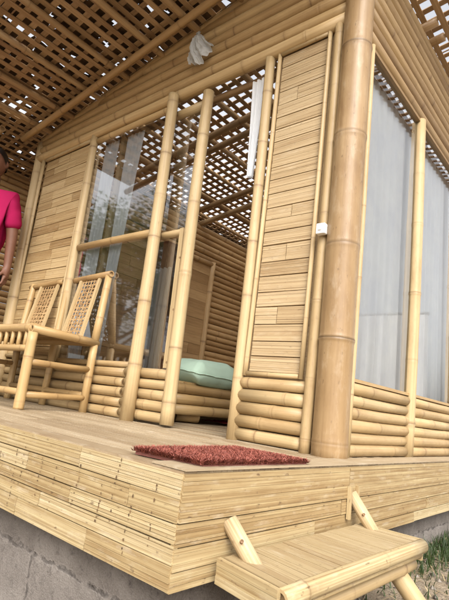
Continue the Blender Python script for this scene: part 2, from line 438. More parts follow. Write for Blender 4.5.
# dark node dashes in rough columns down the front facing
mb = MB(); x = -4.0
while x < DX - .04:
    zt = R.uniform(-.09, -.01); zb = max(-.238, zt - R.uniform(.05, .2)); z = zt; xx = x
    while z > zb:
        rr = R.uniform(.0014, .0036); hh = R.uniform(.002, .0056); n = len(mb.v); pts = []
        for q in range(7):
            a_ = 2 * PI * q / 7; k = R.uniform(.55, 1.15)
            pts.append(V((xx + rr * k * math.cos(a_), DY - .0031, z + hh * k * math.sin(a_))))
        mb.v += pts; mb.face(tuple(range(n, n + 7)), [(0, 0)] * 7, [(R.random(), 0, 0, 1)] * 7)
        z -= R.choice([.008, .012, .016, .022]) * R.uniform(.8, 1.3); xx += R.uniform(-.004, .0045)
    x += R.uniform(.035, .12)
mb.build('node_mark', M['nodemark'], deck)['kind'] = 'stuff'
# side facing (faces +X)
mb = MB()
mb.box((DX - .032, DY + .014, -.238), (.02, 0, 0), (0, 5.0, 0), (0, 0, .218), .9, .6)
board_rows(mb, (DX - .012, DY, -.108), V((0, 1, 0)), V((1, 0, 0)), 5.05, .104, 1, .016, (1.2, 2.2), (7, 9))
board_rows(mb, (DX - .012, DY, -.247), V((0, 1, 0)), V((1, 0, 0)), 5.05, .1385, 3, .012, (.7, 1.6), (3, 5))
mb.build('side_facing', M['facing'], deck)
# edge strip lying along the side of the floor
mb = MB()
mb.box((DX - .11, DY + .003, .0008), (.113, 0, 0), (0, 5.0, 0), (0, 0, .0045), .3, along=1)
mb.build('edge_strip', M['floor'], deck)

# ------------------------------------------------------------------ the cottage
cot = empty('bamboo_cottage', 'bamboo cottage with log walls, large windows and a slatted roof', 'cottage')
W0 = -2.90; YB = 3.08
def roofz(x): return 2.579 + .135 * x          # axis of the rafters
mb = MB(); mb.pole((0.0, 0, -.02), (-.004, 0, 2.63), .071, .0675, node=.42, seg=40, tint=.4, bump=.06)
mb.build('corner_post', M['post'], cot)
mb = MB(); mb.pole((-2.83, -.02, 0), (-3.0, -.0, 2.2), .046, .044, node=.36, seg=24, tint=.15)
mb.build('end_post', M['pole'], cot)
mb = MB(); mb.pole((-.099, -.020, 0), (-.096, -.018, 2.02), .0235, .0215, node=.34, seg=18, tint=.45); mb.build('slender_pole', M['pole'], cot)
mb = MB(); mb.box((-.138, .004, 0), (.128, 0, 0), (0, .03, 0), (0, 0, 2.02), .6, along=2); mb.build('corner_board', M['pole'], cot)
mb = MB(); mb.box((-.02, .03, .0), (.03, 0, 0), (0, .085, 0), (0, 0, 1.95), .6, along=2); mb.build('corner_board', M['pole'], cot)
# door jamb: flat split strip with a rounded pole behind it
mb = MB(); mb.pole((-.478, -.014, 0), (-.508, -.014, 2.01), .0285, .026, node=.33, seg=18, tint=.2, oval=.8)
jo = mb.build('door_jamb', M['pole'], cot)
mb = MB(); mb.pole((-.50, .03, .97), (-.66, .21, .945), .019, node=.2, seg=12, tint=1); mb.build('peg', M['bench'], jo)

# sill logs right of the door
def logs(mb, x0, x1, z0, n, pitch, yc, r, node=.33, tr=(0, 1), trim=0.0, axis='x', xc=0):
    for i in range(n):
        z = z0 + pitch * (i + .5)
        a = x0 + R.uniform(0, trim); b = x1 - R.uniform(0, trim)
        rr = r * R.uniform(.95, 1.05)
        if axis == 'x': mb.pole((a, yc + R.uniform(-.003, .003), z), (b, yc + R.uniform(-.003, .003), z), rr, rr * R.uniform(.94, 1), node=node, tint=R.uniform(*tr), seg=16)
        else: mb.pole((xc + R.uniform(-.003, .003), a, z), (xc + R.uniform(-.003, .003), b, z), rr, rr * R.uniform(.94, 1), node=node, tint=R.uniform(*tr), seg=16)
mb = MB(); logs(mb, -.470, -.119, 0.002, 5, .0575, .0, .0285, .32, (0, .7)); mb.box((-.49, .03, 0), (.37, 0, 0), (0, .01, 0), (0, 0, .29), .9, .4)
mb.build('sill_logs', M['pole'], cot)
# right slat panel
def panel(x0, x1, z0, z1, rows, matb, jl, tr, fr=.022, yf=-.014, mat_f='pole', wonk=0.0, jointed=True):
    mb = MB()
    mb.box((x0, .012, z0), (x1 - x0, 0, 0), (0, .012, 0), (0, 0, z1 - z0), .8, .3)
    board_rows(mb, (x0 + fr, .012, z0 + fr), V((1, 0, 0)), V((0, -1, 0)), x1 - x0 - 2 * fr, z1 - z0 - 2 * fr, rows, .012, jl, (4, 7), tr=tr, gap=.0042)
    p = mb.build('slat_panel', matb, cot)
    mb = MB()
    mb.pole((x0 + fr / 2, yf, z0), (x0 + fr / 2 - wonk, yf, z1), fr * .5, node=.35, tint=.2, seg=12, oval=.6)
    mb.pole((x1 - fr / 2, yf, z0), (x1 - fr / 2, yf, z1), fr * .5, node=.35, tint=.2, seg=12, oval=.6)
    mb.pole((x0 + fr, yf + .002, z1 - fr / 2), (x1 - fr, yf + .002, z1 - fr / 2), fr * .48, node=.4, tint=.3, seg=12)
    mb.pole((x0 + fr, yf + .002, z0 + fr / 2), (x1 - fr, yf + .002, z0 + fr / 2), fr * .48, node=.4, tint=.3, seg=12)
    mb.build('panel_frame', M[mat_f], p)
    return p
panel(-.456, -.137, .292, 2.015, 23, M['board'], (.12, .55), (.05, .75))
panel(-2.87, -2.15, .30, 2.01, 22, M['boardtan'], (.14, .5), (0, 1), .030, wonk=.03)
mb = MB(); logs(mb, -2.86, -1.335, 0.002, 5, .0575, .01, .0285, .35, (.2, .9)); mb.box((-2.86, .04, 0), (1.53, 0, 0), (0, .01, 0), (0, 0, .29), .9, .4)
mb.build('sill_logs', M['pole'], cot)

# big fixed window left of the door
win = empty('window'); win.parent = cot
mb = MB(); mb.pole((-2.10, -.012, .295), (-2.135, -.012, 2.02), .030, .027, node=.36, tint=.25, seg=16); mb.build('stile', M['pole'], win)
mb = MB(); mb.pole((-2.075, -.005, 1.115), (-1.24, -.005, 1.115), .024, node=.45, tint=.4, seg=16); mb.build('rail', M['bench'], win)
mb = MB(); mb.pole((-2.1, .0, 1.975), (-1.27, .0, 1.975), .022, node=.5, tint=.5, seg=14); mb.build('rail', M['upper'], win)
mb = MB(); mb.pole((-2.1, .0, .306), (-1.27, .0, .306), .0175, node=.5, tint=.5, seg=14); mb.build('rail', M['pole'], win)
mb = MB(); mb.quad((-2.095, .004, .31), (-1.235, .004, .31), (-1.235, .004, 1.1), (-2.095, .004, 1.1)); mb.build('glass', M['frontglass'], win)
mb = MB(); mb.quad((-2.095, .004, 1.13), (-1.235, .004, 1.13), (-1.235, .004, 1.965), (-2.095, .004, 1.965)); mb.build('glass', M['frontglass'], win)
# the tall pole in front of the window (sliding guide)
mb = MB(); mb.pole((-1.182, -.06, 0), (-1.228, -.055, 2.02), .0385, .0335, node=.37, tint=.15, seg=20); mb.build('guide_pole', M['pole'], cot)

# sliding door leaf, slid open to the left
door = empty('sliding_door'); door.parent = cot
mb = MB(); mb.pole((-.900, -.028, .012), (-.945, -.024, 1.955), .0365, .033, node=.36, tint=.12, seg=20); mb.build('stile', M['pole'], door)
mb = MB(); mb.box((-.998, -.02, .30), (.031, 0, 0), (0, .022, 0), (-.028, 0, .80), .1, along=2)
mb.build('inner_stile', M['pole'], door)
for zz, x0 in ((.33, -.955), (.62, -.962), (.92, -.972)):
    mb = MB(); mb.pole((x0 - .020, -.010, zz), (x0 - .020, -.0215, zz), .0055, node=0, seg=10); mb.build('hole_plug', M['dowel'], door)
mb = MB(); mb.pole((-1.27, .005, 1.085), (-.965, .005, 1.085), .021, node=.5, tint=.35, seg=14); mb.build('rail', M['pole'], door)
mb = MB(); mb.pole((-1.27, .005, 1.905), (-.985, .005, 1.905), .028, node=.5, tint=.25, seg=14); mb.build('rail', M['pole'], door)
mb = MB(); logs(mb, -1.30, -.925, 0.012, 5, .0565, -.004, .028, .33, (.05, .7)); mb.box((-1.30, .03, .012), (.37, 0, 0), (0, .01, 0), (0, 0, .28), .9, .4)
mb.build('sill_logs', M['pole'], door)
mb = MB(); mb.quad((-1.29, .0135, .29), (-.975, .0135, .29), (-.975, .0135, 1.07), (-1.29, .0135, 1.07)); mb.build('glass', M['frontglass'], door)
mb = MB(); mb.quad((-1.29, .0135, 1.1), (-.975, .0135, 1.1), (-.975, .0135, 1.89), (-1.29, .0135, 1.89)); mb.build('glass', M['frontglass'], door)
# dark track behind the header
mb = MB(); mb.pole((-2.1, .085, 1.985), (-.47, .085, 1.985), .022, node=.5, tint=1, seg=12); mb.build('door_track', M['roofpole'], cot)

# upper log wall of the front, up to the sloping roof
mb = MB(); z = 2.047; i = 0
hp = .0705
mb.pole((-2.98, -.008, 2.043), (-.062, -.008, 2.043),   .0375, .036, node=.45, tint=.3, seg=18)
while True:
    i += 1; z = 2.045 + hp * i + .003
    if z > 2.60: break
    xl = max(-2.98, (z - 2.625) / .135)
    if xl > -.2: break
    mb.pole((xl, .004 + R.uniform(-.004, .004), z), (-.05, .004 + R.uniform(-.004, .004), z), .036 * R.uniform(.93, 1.04), .0345, node=.5, tint=R.uniform(.05, 1), seg=16)
mb.pole((-3.0, .0, 2.579 - .405 + .045), (-.05, .0, 2.579 + .045), .032, .03, node=.5, tint=.7, seg=14)
mb.build('upper_log_wall', M['upper'], cot)

# side wall, two glazed bays with log sills and logs over them
mb = MB(); logs(mb, .045, .835, .0, 6, .0515, 0, .0262, .5, (0, .7), axis='y', xc=.0); logs(mb, .845, 1.62, .0, 6, .0515, 0, .0262, .5, (0, .7), axis='y', xc=.0)
logs(mb, 1.63, 3.1, .0, 6, .0515, 0, .0262, .5, (0, .7), axis='y', xc=.0)
mb.box((-.035, .03, 0), (.01, 0, 0), (0, 3.0, 0), (0, 0, .31), .9, .4); mb.build('side_sill_logs', M['pole'], cot)
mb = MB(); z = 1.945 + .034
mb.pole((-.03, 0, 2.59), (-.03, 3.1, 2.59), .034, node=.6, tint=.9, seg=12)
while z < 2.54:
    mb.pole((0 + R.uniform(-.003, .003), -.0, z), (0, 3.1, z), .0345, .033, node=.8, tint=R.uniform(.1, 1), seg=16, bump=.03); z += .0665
mb.build('side_upper_log_wall', M['sideshade'], cot)
for y, nm in ((.115, 'window_post'), (.822, 'window_post'), (1.62, 'window_post'), (2.45, 'window_post')):
    rr = .013 if y < .5 else .031
    mb = MB(); mb.pole((.018 if y < .5 else .012, y, 0), (.018 if y < .5 else .012, y + (.0 if y < .5 else .012), 1.948), rr, node=.42, tint=.1, seg=16); mb.build(nm, M['pole'], cot)
for (a, b) in ((.10, .822), (.822, 1.62), (1.62, 2.45)):
    wn = empty('side_window'); wn.parent = cot
    mb = MB(); mb.box((-.012, a + .01, .3095), (.034, 0, 0), (0, b - a - .03, 0), (0, 0, .014), .5, along=1); mb.build('sill', M['bench'], wn)
    mb = MB()
    mb.box((-.012, a + .01, 1.925), (.034, 0, 0), (0, b - a - .03, 0), (0, 0, .018), .9, along=1)
    mb.build('head', M['sideshade'], wn)
    mb = MB(); mb.quad((.004, a, .315), (.004, b, .315), (.004, b, 1.935), (.004, a, 1.935)); mb.build('glass', M['glass'], wn)

# left wall, back wall seen from inside through the door
mb = MB(); z = .04
while z < 2.16:
    mb.pole((W0 - .04, .03, z), (W0 - .04, YB, z), .034, node=.6, tint=R.random(), seg=10); z += .066
mb.box((W0 - .09, .03, 0), (.02, 0, 0), (0, YB, 0), (0, 0, 2.13), .9, .3)
mb.build('left_wall', M['inner'], cot)
mb = MB(); z = .04
while z < 2.56:
    mb.pole((max(W0, (z - 2.56) / .135), YB, z), (0, YB, z), .034, node=.6, tint=R.random(), seg=10); z += .066
mb.box((W0, YB + .05, 0), (-W0, 0, 0), (0, .02, 0), (0, 0, 2.2), .9, .3)
mb.build('back_wall', M['inner'], cot)
mb = MB(); mb.pole((W0 + .05, YB - .03, 0), (W0 + .05, YB - .03, 2.2), .055, node=.5, tint=1); mb.build('inner_post', M['inner'], cot)
# panelled inner door in the left wall
idr = empty('inner_door'); idr.parent = cot
mb = MB(); board_rows(mb, (W0, .7, 0), V((0, 1, 0)), V((1, 0, 0)), 1.55, 1.72, 16, .014, (.4, 1.0), (2, 4)); mb.build('panel', M['inner'], idr)
mb = MB(); mb.pole((W0 + .02, 2.26, 0), (W0 + .02, 2.26, 1.78), .035, node=.5, tint=.0); mb.pole((W0 + .02, .7, 1.75), (W0 + .02, 2.26, 1.75), .03, node=.5, tint=.1)
mb.build('frame', M['inner'], idr)

# ------------------------------------------------------------------ roof
roof = empty('roof'); roof.parent = cot
XL, XR, Y0, Y1 = -3.03, .56, -.985, 3.9
S = .135
def rp(x, y, dz=0): return V((x, y, roofz(x) + dz))
for y in (-.955, -.17, .81, .955, 1.73, 2.0, 3.0, 3.8):
    rr = .0255 if y == -.17 else .030
    mb = MB(); mb.pole(rp(XL, y), rp(.10 if y > -.1 else XR, y), rr, rr * .92, node=.5, seg=14, tint=(.0 if y == -.17 else None), bend=.012)
    mb.build('rafter', M['rafterwood'] if y == -.17 else M['roofpole'], roof)
x = -2.845
while x < XR:
    if not (-.12 < x < .12):
        mb = MB(); mb.pole(rp(x + R.uniform(-.02, .02), Y0, .052), rp(x + R.uniform(-.02, .02), Y1, .052), .0225, .020, node=.5, seg=10, bend=.015); mb.build('purlin', M['roofpole'], roof)
    x += .345
# woven lattice: slats both ways with gaps
mb = MB(); pitch = .084
x = XL
while x < XR:
    wd = R.uniform(.031, .041); xx = x + R.uniform(-.004, .004); dx = R.uniform(-.007, .007)
    mb.box(rp(xx, Y0, .077 + R.uniform(0, .003)), (wd, 0, wd * S), (dx, Y1 - Y0, dx * S), (0, 0, .005), along=1)
    if R.random() < .07: mb.box(rp(xx + wd + R.uniform(.008, .02), Y0, .077), (.010, 0, .010 * S), (R.uniform(-.01, .01), Y1 - Y0, 0), (0, 0, .004), along=1)
    x += pitch
y = Y0
while y < Y1:
    wd = R.uniform(.031, .041); yy = y + R.uniform(-.004, .004); dy = R.uniform(-.007, .007)
    mb.box(rp(XL, yy, .084 + R.uniform(0, .003)), (XR - XL, dy, (XR - XL) * S), (0, wd, 0), (0, 0, .005), along=0)
    if R.random() < .07: mb.box(rp(XL, yy + wd + R.uniform(.008, .02), .084), (XR - XL, R.uniform(-.01, .01), (XR - XL) * S), (0, .009, 0), (0, 0, .004), along=0)
    y += pitch * 1.04
mb.build('lattice', M['lattice'], roof)
# the eave carried on past the left wall, behind the open veranda corner
mb = MB(); x = -3.92
while x < XL - .03:
    mb.box(rp(x, -.42, .077), (.03, 0, .03 * S), (R.uniform(-.01, .01), Y1 + .42, 0), (0, 0, .005), along=1); x += pitch
y = -.42
while y < Y1:
    mb.box(rp(-3.95, y, .084), (XL + 3.94, R.uniform(-.01, .01), (XL + 3.94) * S), (0, .03, 0), (0, 0, .005), along=0); y += pitch
mb.build('eave_lattice', M['lattice'], roof)
for y in (-.36, .81, 2.0, 3.0, 3.8):
    mb = MB(); mb.pole(rp(-3.95, y, -.01), rp(XL + .02, y, -.01), .027, node=.5, seg=12); mb.build('eave_rafter', M['roofpole'], roof)
for x in (-3.82, -3.45):
    mb = MB(); mb.pole(rp(x, -.42, .052), rp(x, Y1, .052), .021, node=.5, seg=10); mb.build('purlin', M['roofpole'], roof)
# leaf thatch over the veranda and left eave, thin enough to let light through here and there
from mathutils import noise as mnoise
mb = MB()
def shingle(cx, cy, lift=0.0):
    a = R.uniform(-.35, .35); hw, hl = R.uniform(.036, .052), R.uniform(.05, .075)
    ex = V((math.cos(a), math.sin(a), math.cos(a) * S + R.uniform(-.12, .12))) * hw; ey = V((-math.sin(a), math.cos(a), R.uniform(-.15, .15))) * hl
    c = rp(cx, cy, .112 + R.uniform(0, .02) + lift)
    mb.quad(c - ex - ey, c + ex - ey, c + ex + ey, c - ex + ey)
y = Y0
while y < .02:
    x = XL
    while x < XR - .02:
        k = mnoise.noise(V((x * 1.1 + y * .9, y * 2.2 - x * .6, 3.3)))
        hole = .15 if k < .12 else .42
        if x > -.15: hole = max(hole, .5)
        if R.random() > hole: shingle(x + R.uniform(-.01, .01), y + R.uniform(-.01, .01))
        x += .070
    y += .078
mb.build('thatch', M['thatch'], roof)
mb = MB(); y = -.40
while y < Y1:
    x = -3.92
    while x < XL + .02:
        if R.random() > .10: shingle(x, y)
        x += .07
    y += .078
mb.build('eave_thatch', M['thatch'], roof)


mb = MB(); z = -.02
while z < 2.16:
    mb.pole((-3.80, -.40, z), (-3.80, 3.6, z), .031, node=.6, seg=8); z += .060
for y in (-.37, .9, 2.1, 3.5): mb.pole((-3.76, y, -.02), (-3.76, y, 2.05), .03, node=.5, seg=10)
mb.build('added_dark_screen', M['inner'], cot)  # added log screen, closes off the sky so the left end stays dark
# ------------------------------------------------------------------ curtains
def curtain(name, p0, p1, z0, z1, m, label, folds, amp, group=None, top_narrow=1.0, bot_narrow=1.0, skew=0.0):
    p0 = V(p0); p1 = V(p1); d = p1 - p0; L = d.length; d = d / L; nn = V((-d.y, d.x, 0)); ph = R.uniform(0, 6)
    fr = [R.uniform(.7, 1.4) for _ in range(folds + 2)]
    mb = MB()
    def fn(u, v):
        k = lerp(bot_narrow, top_narrow, v)
        s_ = (.5 + (u - .5) * k) * L + skew * (1 - v)
        a = u * folds * 2 * PI
        w_ = math.sin(a + ph + .6 * math.sin(a * .31 + 2)) + .45 * math.sin(2.3 * a + 1.1 + v) 
        off = nn * (amp * w_ * (1 - .6 * v))
        return p0 + d * s_ + off + V((0, 0, lerp(z0, z1, v) + .004 * math.sin(a)))
    mb.grid(fn, folds * 14, 14)
    o = mb.build(name, m); tag(o, label, 'curtain', group); return o
curtain('curtain', (-.075, .10, 0), (-.075, .868, 0), .30, 1.962, M['curtain'], 'white pleated curtain behind the side window pane nearest the corner post', 8, .016, 'curtains behind the side windows')
curtain('curtain', (-.078, .845, 0), (-.078, 1.64, 0), .30, 1.962, M['curtain'], 'white pleated curtain behind the far side window pane at the right edge', 9, .016, 'curtains behind the side windows')
curtain('curtain', (-.075, 1.64, 0), (-.075, 2.43, 0), .30, 1.962, M['curtain'], 'white pleated curtain behind the last side window pane beyond the frame', 9, .016, 'curtains behind the side windows')
curtain('curtain', (-2.08, .055, 0), (-1.90, .055, 0), .20, 1.96, M['bluecurtain'], 'pale blue curtain strip at the left edge of the front window', 4, .014, 'curtains behind the front window')
curtain('curtain', (-1.82, .06, 0), (-1.62, .06, 0), .25, 1.96, M['bluecurtain'], 'grey-blue curtain strip right of the stick in the front window', 4, .014, 'curtains behind the front window', bot_narrow=.5, skew=-.03)
curtain('curtain', (-1.90, .5, 0), (-1.62, .5, 0), .28, 1.08, M['greycurtain'], 'dark grey cloth hanging in folds behind the sliding door glass', 6, .012)
curtain('curtain', (-.675, .055, 0), (-.575, .055, 0), 1.36, 1.97, M['curtain'], 'narrow white curtain gathered beside the open doorway', 3, .010, bot_narrow=.35, skew=.01)
mb = MB(); mb.pole((-1.86, .075, 0), (-1.875, .075, 2.0), .026, node=.35, tint=.3, seg=12); o = mb.build('bamboo_stick', M['pole']); tag(o, 'bare bamboo stick standing between the two curtain strips in the front window', 'stick')

# ------------------------------------------------------------------ bed with pillow inside
bed = empty('bamboo_bed', 'low bamboo bed just inside the open doorway', 'bed')
mb = MB()
for k, z in enumerate((.085, .150, .215)): mb.pole((-1.26 + .004 * k, .30, z), (-1.26, 2.5, z), .033, node=.45, tint=.2 + .3 * k, seg=14)
mb.build('side_logs', M['bench'], bed)
mb = MB()
for k, z in enumerate((.085, .150, .215)): mb.pole((-2.8, .33, z), (-1.24, .33, z), .030, node=.45, seg=12)
mb.build('end_logs', M['bench'], bed)
for (x, y) in ((-1.30, .36), (-1.30, 2.45), (-2.75, .36), (-2.75, 2.45)):
    mb = MB(); mb.pole((x, y, 0), (x, y, .24), .035, node=.2, tint=.5); mb.build('leg', M['bench'], bed)
mb = MB(); mb.pole((-1.36, .48, .045), (-1.29, .62, .045), .04, node=0, seg=14); mb.build('foot_log', M['bench'], bed)
mb = MB(); y = .3
while y < 2.5: mb.box((-2.82, y, .248), (1.56, 0, 0), (0, .055, 0), (0, 0, .012)); y += .06
mb.build('slats', M['bench'], bed)

def pillowpt(a, b, c, rx, ry, rz, Rm, sag):
    def sp(t, e): return math.copysign(abs(t) ** e, t)
    x = rx * sp(math.cos(b), .5) * sp(math.cos(a), .5); y = ry * sp(math.cos(b), .5) * sp(math.sin(a), .5)
    ex_, ey_ = x / rx, y / ry
    x *= 1 - .10 * (1 - ey_ * ey_) * abs(ex_) ** 2; y *= 1 - .07 * (1 - ex_ * ex_) * abs(ey_) ** 2     # pinched corners
    z = rz * sp(math.sin(b), .8) * (1 - .55 * max(abs(ex_), abs(ey_)) ** 4)
    p = V((x, y, z)); ang = math.atan2(ey_, ex_); rad_ = max(abs(ex_), abs(ey_))
    p.z += (.016 * mnoise.noise(p * 8) + .009 * (.5 - abs(mnoise.noise(p * 17)))) * (1 if z > 0 else .3)
    p.z += .0028 * math.sin(ang * 11 + 3 * mnoise.noise(p * 6)) * max(0, rad_ - .45) * 1.6
    p.z -= sag * max(0, p.x - rx * .35)
    return Rm @ p + V(c)
def cushion(name, c, rx, ry, rz, rot, m, sag=.0):
    root = empty(name); Rm = Matrix.Rotation(rot, 3, 'Z')
    mb = MB(); mb.grid(lambda u, v: pillowpt(2 * PI * u, PI * (v - .5), c, rx, ry, rz, Rm, sag), 90, 40); mb.build('cover', m, root)
    mb = MB(); pts = [pillowpt(2 * PI * k / 90, 0, c, rx * 1.015, ry * 1.015, rz, Rm, sag) for k in range(91)]
    def tube(u, v):
        k = min(89, int(u * 90)); p = pts[k].lerp(pts[k + 1], u * 90 - k); d = (pts[k + 1] - pts[k]).normalized()
        e1 = d.cross(V((0, 0, 1))).normalized(); e2 = V((0, 0, 1))
        return p + e1 * (.0045 * math.cos(2 * PI * v)) + e2 * (.0045 * math.sin(2 * PI * v))
    mb.grid(tube, 90, 6); mb.build('piping', m, root)
    return root
o = cushion('pillow', (-1.335, .70, .335), .155, .285, .092, .06, M['pillow'], .22); tag(o, 'mint green pillow lying on the edge of the bamboo bed', 'pillow')
mb = MB(); mb.grid(lambda u, v: V((-1.50 + .22 * u + .02 * math.sin(7 * v), .88 + .28 * v, .016 + .022 * abs(mnoise.noise(V((u * 4, v * 4, 1)))))), 14, 14)
o = mb.build('red_cloth', M['redcloth']); tag(o, 'dark red cloth lying on the floor beside the bed', 'cloth')
# wardrobe glimpsed through the sliding door glass
wr = empty('wardrobe', 'dark red wooden wardrobe standing behind the sliding door glass', 'wardrobe')
mb = MB(); mb.box((-2.84, 1.29, .27), (.22, 0, 0), (0, .16, 0), (0, 0, 1.42), along=2); mb.build('body', M['wood'], wr)
mb = MB(); mb.box((-2.62, 1.30, .30), (.018, 0, 0), (0, .14, 0), (0, 0, 1.34), along=2); dr = mb.build('door', M['wood'], wr)
mb = MB(); mb.pole((-2.598, 1.42, .95), (-2.598, 1.42, 1.05), .008, node=0, seg=8); mb.build('handle', M['dowel'], dr)

# ------------------------------------------------------------------ bench
bn = empty('bamboo_bench', 'two-seat bamboo bench with woven back panels by the front wall', 'bench')
XB, XE, XM = -1.60, -2.56, -2.07; YR = -.06; YF = -.52; XF = -1.485
def P(nm, a, b, r, r1=None, node=.3, tint=None, m='bench', seg=14, parent=bn, bend=0.0):
    mb = MB(); mb.pole(a, b, r, r1, node=node, tint=tint, seg=seg, bend=bend); return mb.build(nm, M[m], parent)
P('leg', (XF, YF, 0), (XF - .005, YF, .40), .0265, .0255, .22, .35)
P('leg', (XE + .03, YF, 0), (XE + .03, YF, .40), .0265, .0255, .22, .35)
P('leg', (XM, YF + .0, 0), (XM, YF, .40), .024, .024, .22, .5)
for x in (XB, XE):
    P('back_post', (x, YR, 0), (x, YR, .43), .0245, .0245, .25, .3)
    P('back_post', (x, YR, .43), (x - .045, YR + .05, .872), .0245, .023, .25, .3)
P('back_post', (XM, YR, 0), (XM - .04, YR + .05, .885), .0225, .022, .25, .3)
P('seat_rail', (XF - .0, YF, .425), (XE, YF, .425), .0235, .0225, .4, .55)
P('seat_rail', (XF, YF - .02, .418), (XB, YR + .02, .418), .0235, .022, .4, .6)
P('seat_rail', (XE + .03, YF - .02, .418), (XE, YR + .02, .418), .0235, .022, .4, .6)
P('seat_rail', (XB, YR, .42), (XE, YR, .42), .024, .024, .4, .6)
P('stretcher', (XF, YF, .245), (XB, YR, .255), .018, .017, .35, .7)
P('stretcher', (XF, YF, .075), (XB, YR, .085), .018, .017, .35, .7)
P('stretcher', (XE + .03, YF, .245), (XE, YR, .255), .018, .017, .35, .7)
P('stretcher', (XF, YF, .315), (XE, YF, .315), .018, .018, .35, .6)
P('stretcher', (XF, YF, .085), (XE, YF, .085), .018, .018, .35, .6)
P('stretcher', (XB, YR, .10), (XE, YR, .10), .018, .018, .35, .6)
x = XF - .07
while x > XE:
    P('spindle', (x, YF, .315), (x, YF, .412), .012, .012, 0, .5, seg=8); x -= .075
P('top_rail', (XB - .015, YR + .045, .878), (XM + .03, YR + .05, .862), .021, .020, .3, .95)
P('top_rail', (XM - .10, YR + .045, .865), (XE - .085, YR + .05, .850), .020, .019, .3, .85)
mb = MB(); y = YF + .03
while y < YR - .02:
    xx = lerp(XF, XB, (y - YF) / (YR - YF))
    mb.box((XE, y, .436), (xx - XE - .01, 0, 0), (0, .033, 0), (0, 0, .008)); y += .037
mb.build('seat', M['bench'], bn)
for (xa, xb) in ((-1.875, -1.685), (-2.40, -2.19)):
    # woven panel between two flat strips, leaning back
    b0, b1 = V((0, YR - .055, .445)), V((0, YR + .045, .855))
    for xx in (xa - .022, xb):
        mb = MB(); mb.box(b0 + V((xx, -.01, 0)), (.024, 0, 0), (0, .016, 0), b1 - b0 + V((-.055, 0, 0)), .2, along=2); mb.build('back_strip', M['pole'], bn)
    mb = MB(); n_ = 40; up = (b1 - b0)
    nrm = V((0, up.z, -up.y)).normalized()
    W_ = xb - xa; sl_ = -.055
    def seg(pa, pb, wd, off):
        d = (pb - pa); t = nrm.cross(d).normalized() * wd
        mb.box(pa + nrm * off - t * .5, d, t, nrm * .002, along=0)
    def P2(s_, t): return b0 + up * t + V((xa + s_ * W_ + sl_ * t, 0, 0))
    for k in range(6):
        s_ = (k + .5) / 6; seg(P2(s_, 0), P2(s_, 1), .009, 0)
    for k in range(15):
        t = (k + .5) / 15; seg(P2(0, t), P2(1, t), .009, .0025)
    dl = .28
    for k in range(-3, 10):
        t0 = k / 10
        for sgn, of in ((1, .005), (-1, .0075)):
            ta, tb = (t0, t0 + dl) if sgn > 0 else (t0 + dl, t0)
            sa, sb = 0.0, 1.0
            lo, hi = min(ta, tb), max(ta, tb)
            if hi <= .0 or lo >= 1: continue
            if hi > 1 or lo < 0: continue
            seg(P2(sa, ta), P2(sb, tb), .0085, of)
    mb.build('woven_panel', M['weave'], bn)

# ------------------------------------------------------------------ doormat
rug = empty('doormat', 'shaggy brick red doormat on the deck corner before the door', 'doormat')
RC = [V((-.075, -.915)), V((.135, -.885)), V((.145, -.42)), V((-.115, -.44))]
def rugp(u, v):
    a = RC[0].lerp(RC[1], u); b = RC[3].lerp(RC[2], u); p = a.lerp(b, v); return p
mb = MB(); mb.grid(lambda u, v: V((*rugp(u, v), .0082 + .001 * mnoise.noise(V((u * 3, v * 5, 0))))), 10, 16, .5)
def edge(u, v): p = rugp(u, v); return p
for (ua, va, ub, vb) in ((0, 0, 1, 0), (1, 0, 1, 1), (1, 1, 0, 1), (0, 1, 0, 0)):
    mb.grid(lambda u, v: V((*rugp(lerp(ua, ub, u), lerp(va, vb, u)), lerp(.0004, .0082, v))), 12, 1)
mb.build('backing', M['rugback'], rug)
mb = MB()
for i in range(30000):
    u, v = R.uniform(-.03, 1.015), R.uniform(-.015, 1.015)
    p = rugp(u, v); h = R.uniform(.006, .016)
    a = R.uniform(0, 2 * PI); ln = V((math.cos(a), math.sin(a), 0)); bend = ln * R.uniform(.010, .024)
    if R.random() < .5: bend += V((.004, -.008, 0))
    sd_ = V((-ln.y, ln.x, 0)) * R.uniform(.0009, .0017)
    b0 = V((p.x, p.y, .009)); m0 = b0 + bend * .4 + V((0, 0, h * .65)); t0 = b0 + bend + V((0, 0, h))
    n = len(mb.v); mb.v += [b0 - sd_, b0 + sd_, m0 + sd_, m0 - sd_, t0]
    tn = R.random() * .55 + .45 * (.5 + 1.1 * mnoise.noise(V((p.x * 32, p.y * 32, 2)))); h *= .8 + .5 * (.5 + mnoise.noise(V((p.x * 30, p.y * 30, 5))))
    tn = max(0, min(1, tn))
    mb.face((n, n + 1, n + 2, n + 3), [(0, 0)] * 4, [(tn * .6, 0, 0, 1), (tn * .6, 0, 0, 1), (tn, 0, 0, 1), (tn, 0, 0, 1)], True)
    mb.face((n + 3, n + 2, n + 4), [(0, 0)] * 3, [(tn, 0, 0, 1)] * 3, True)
mb.build('pile', M['rugfibre'], rug)

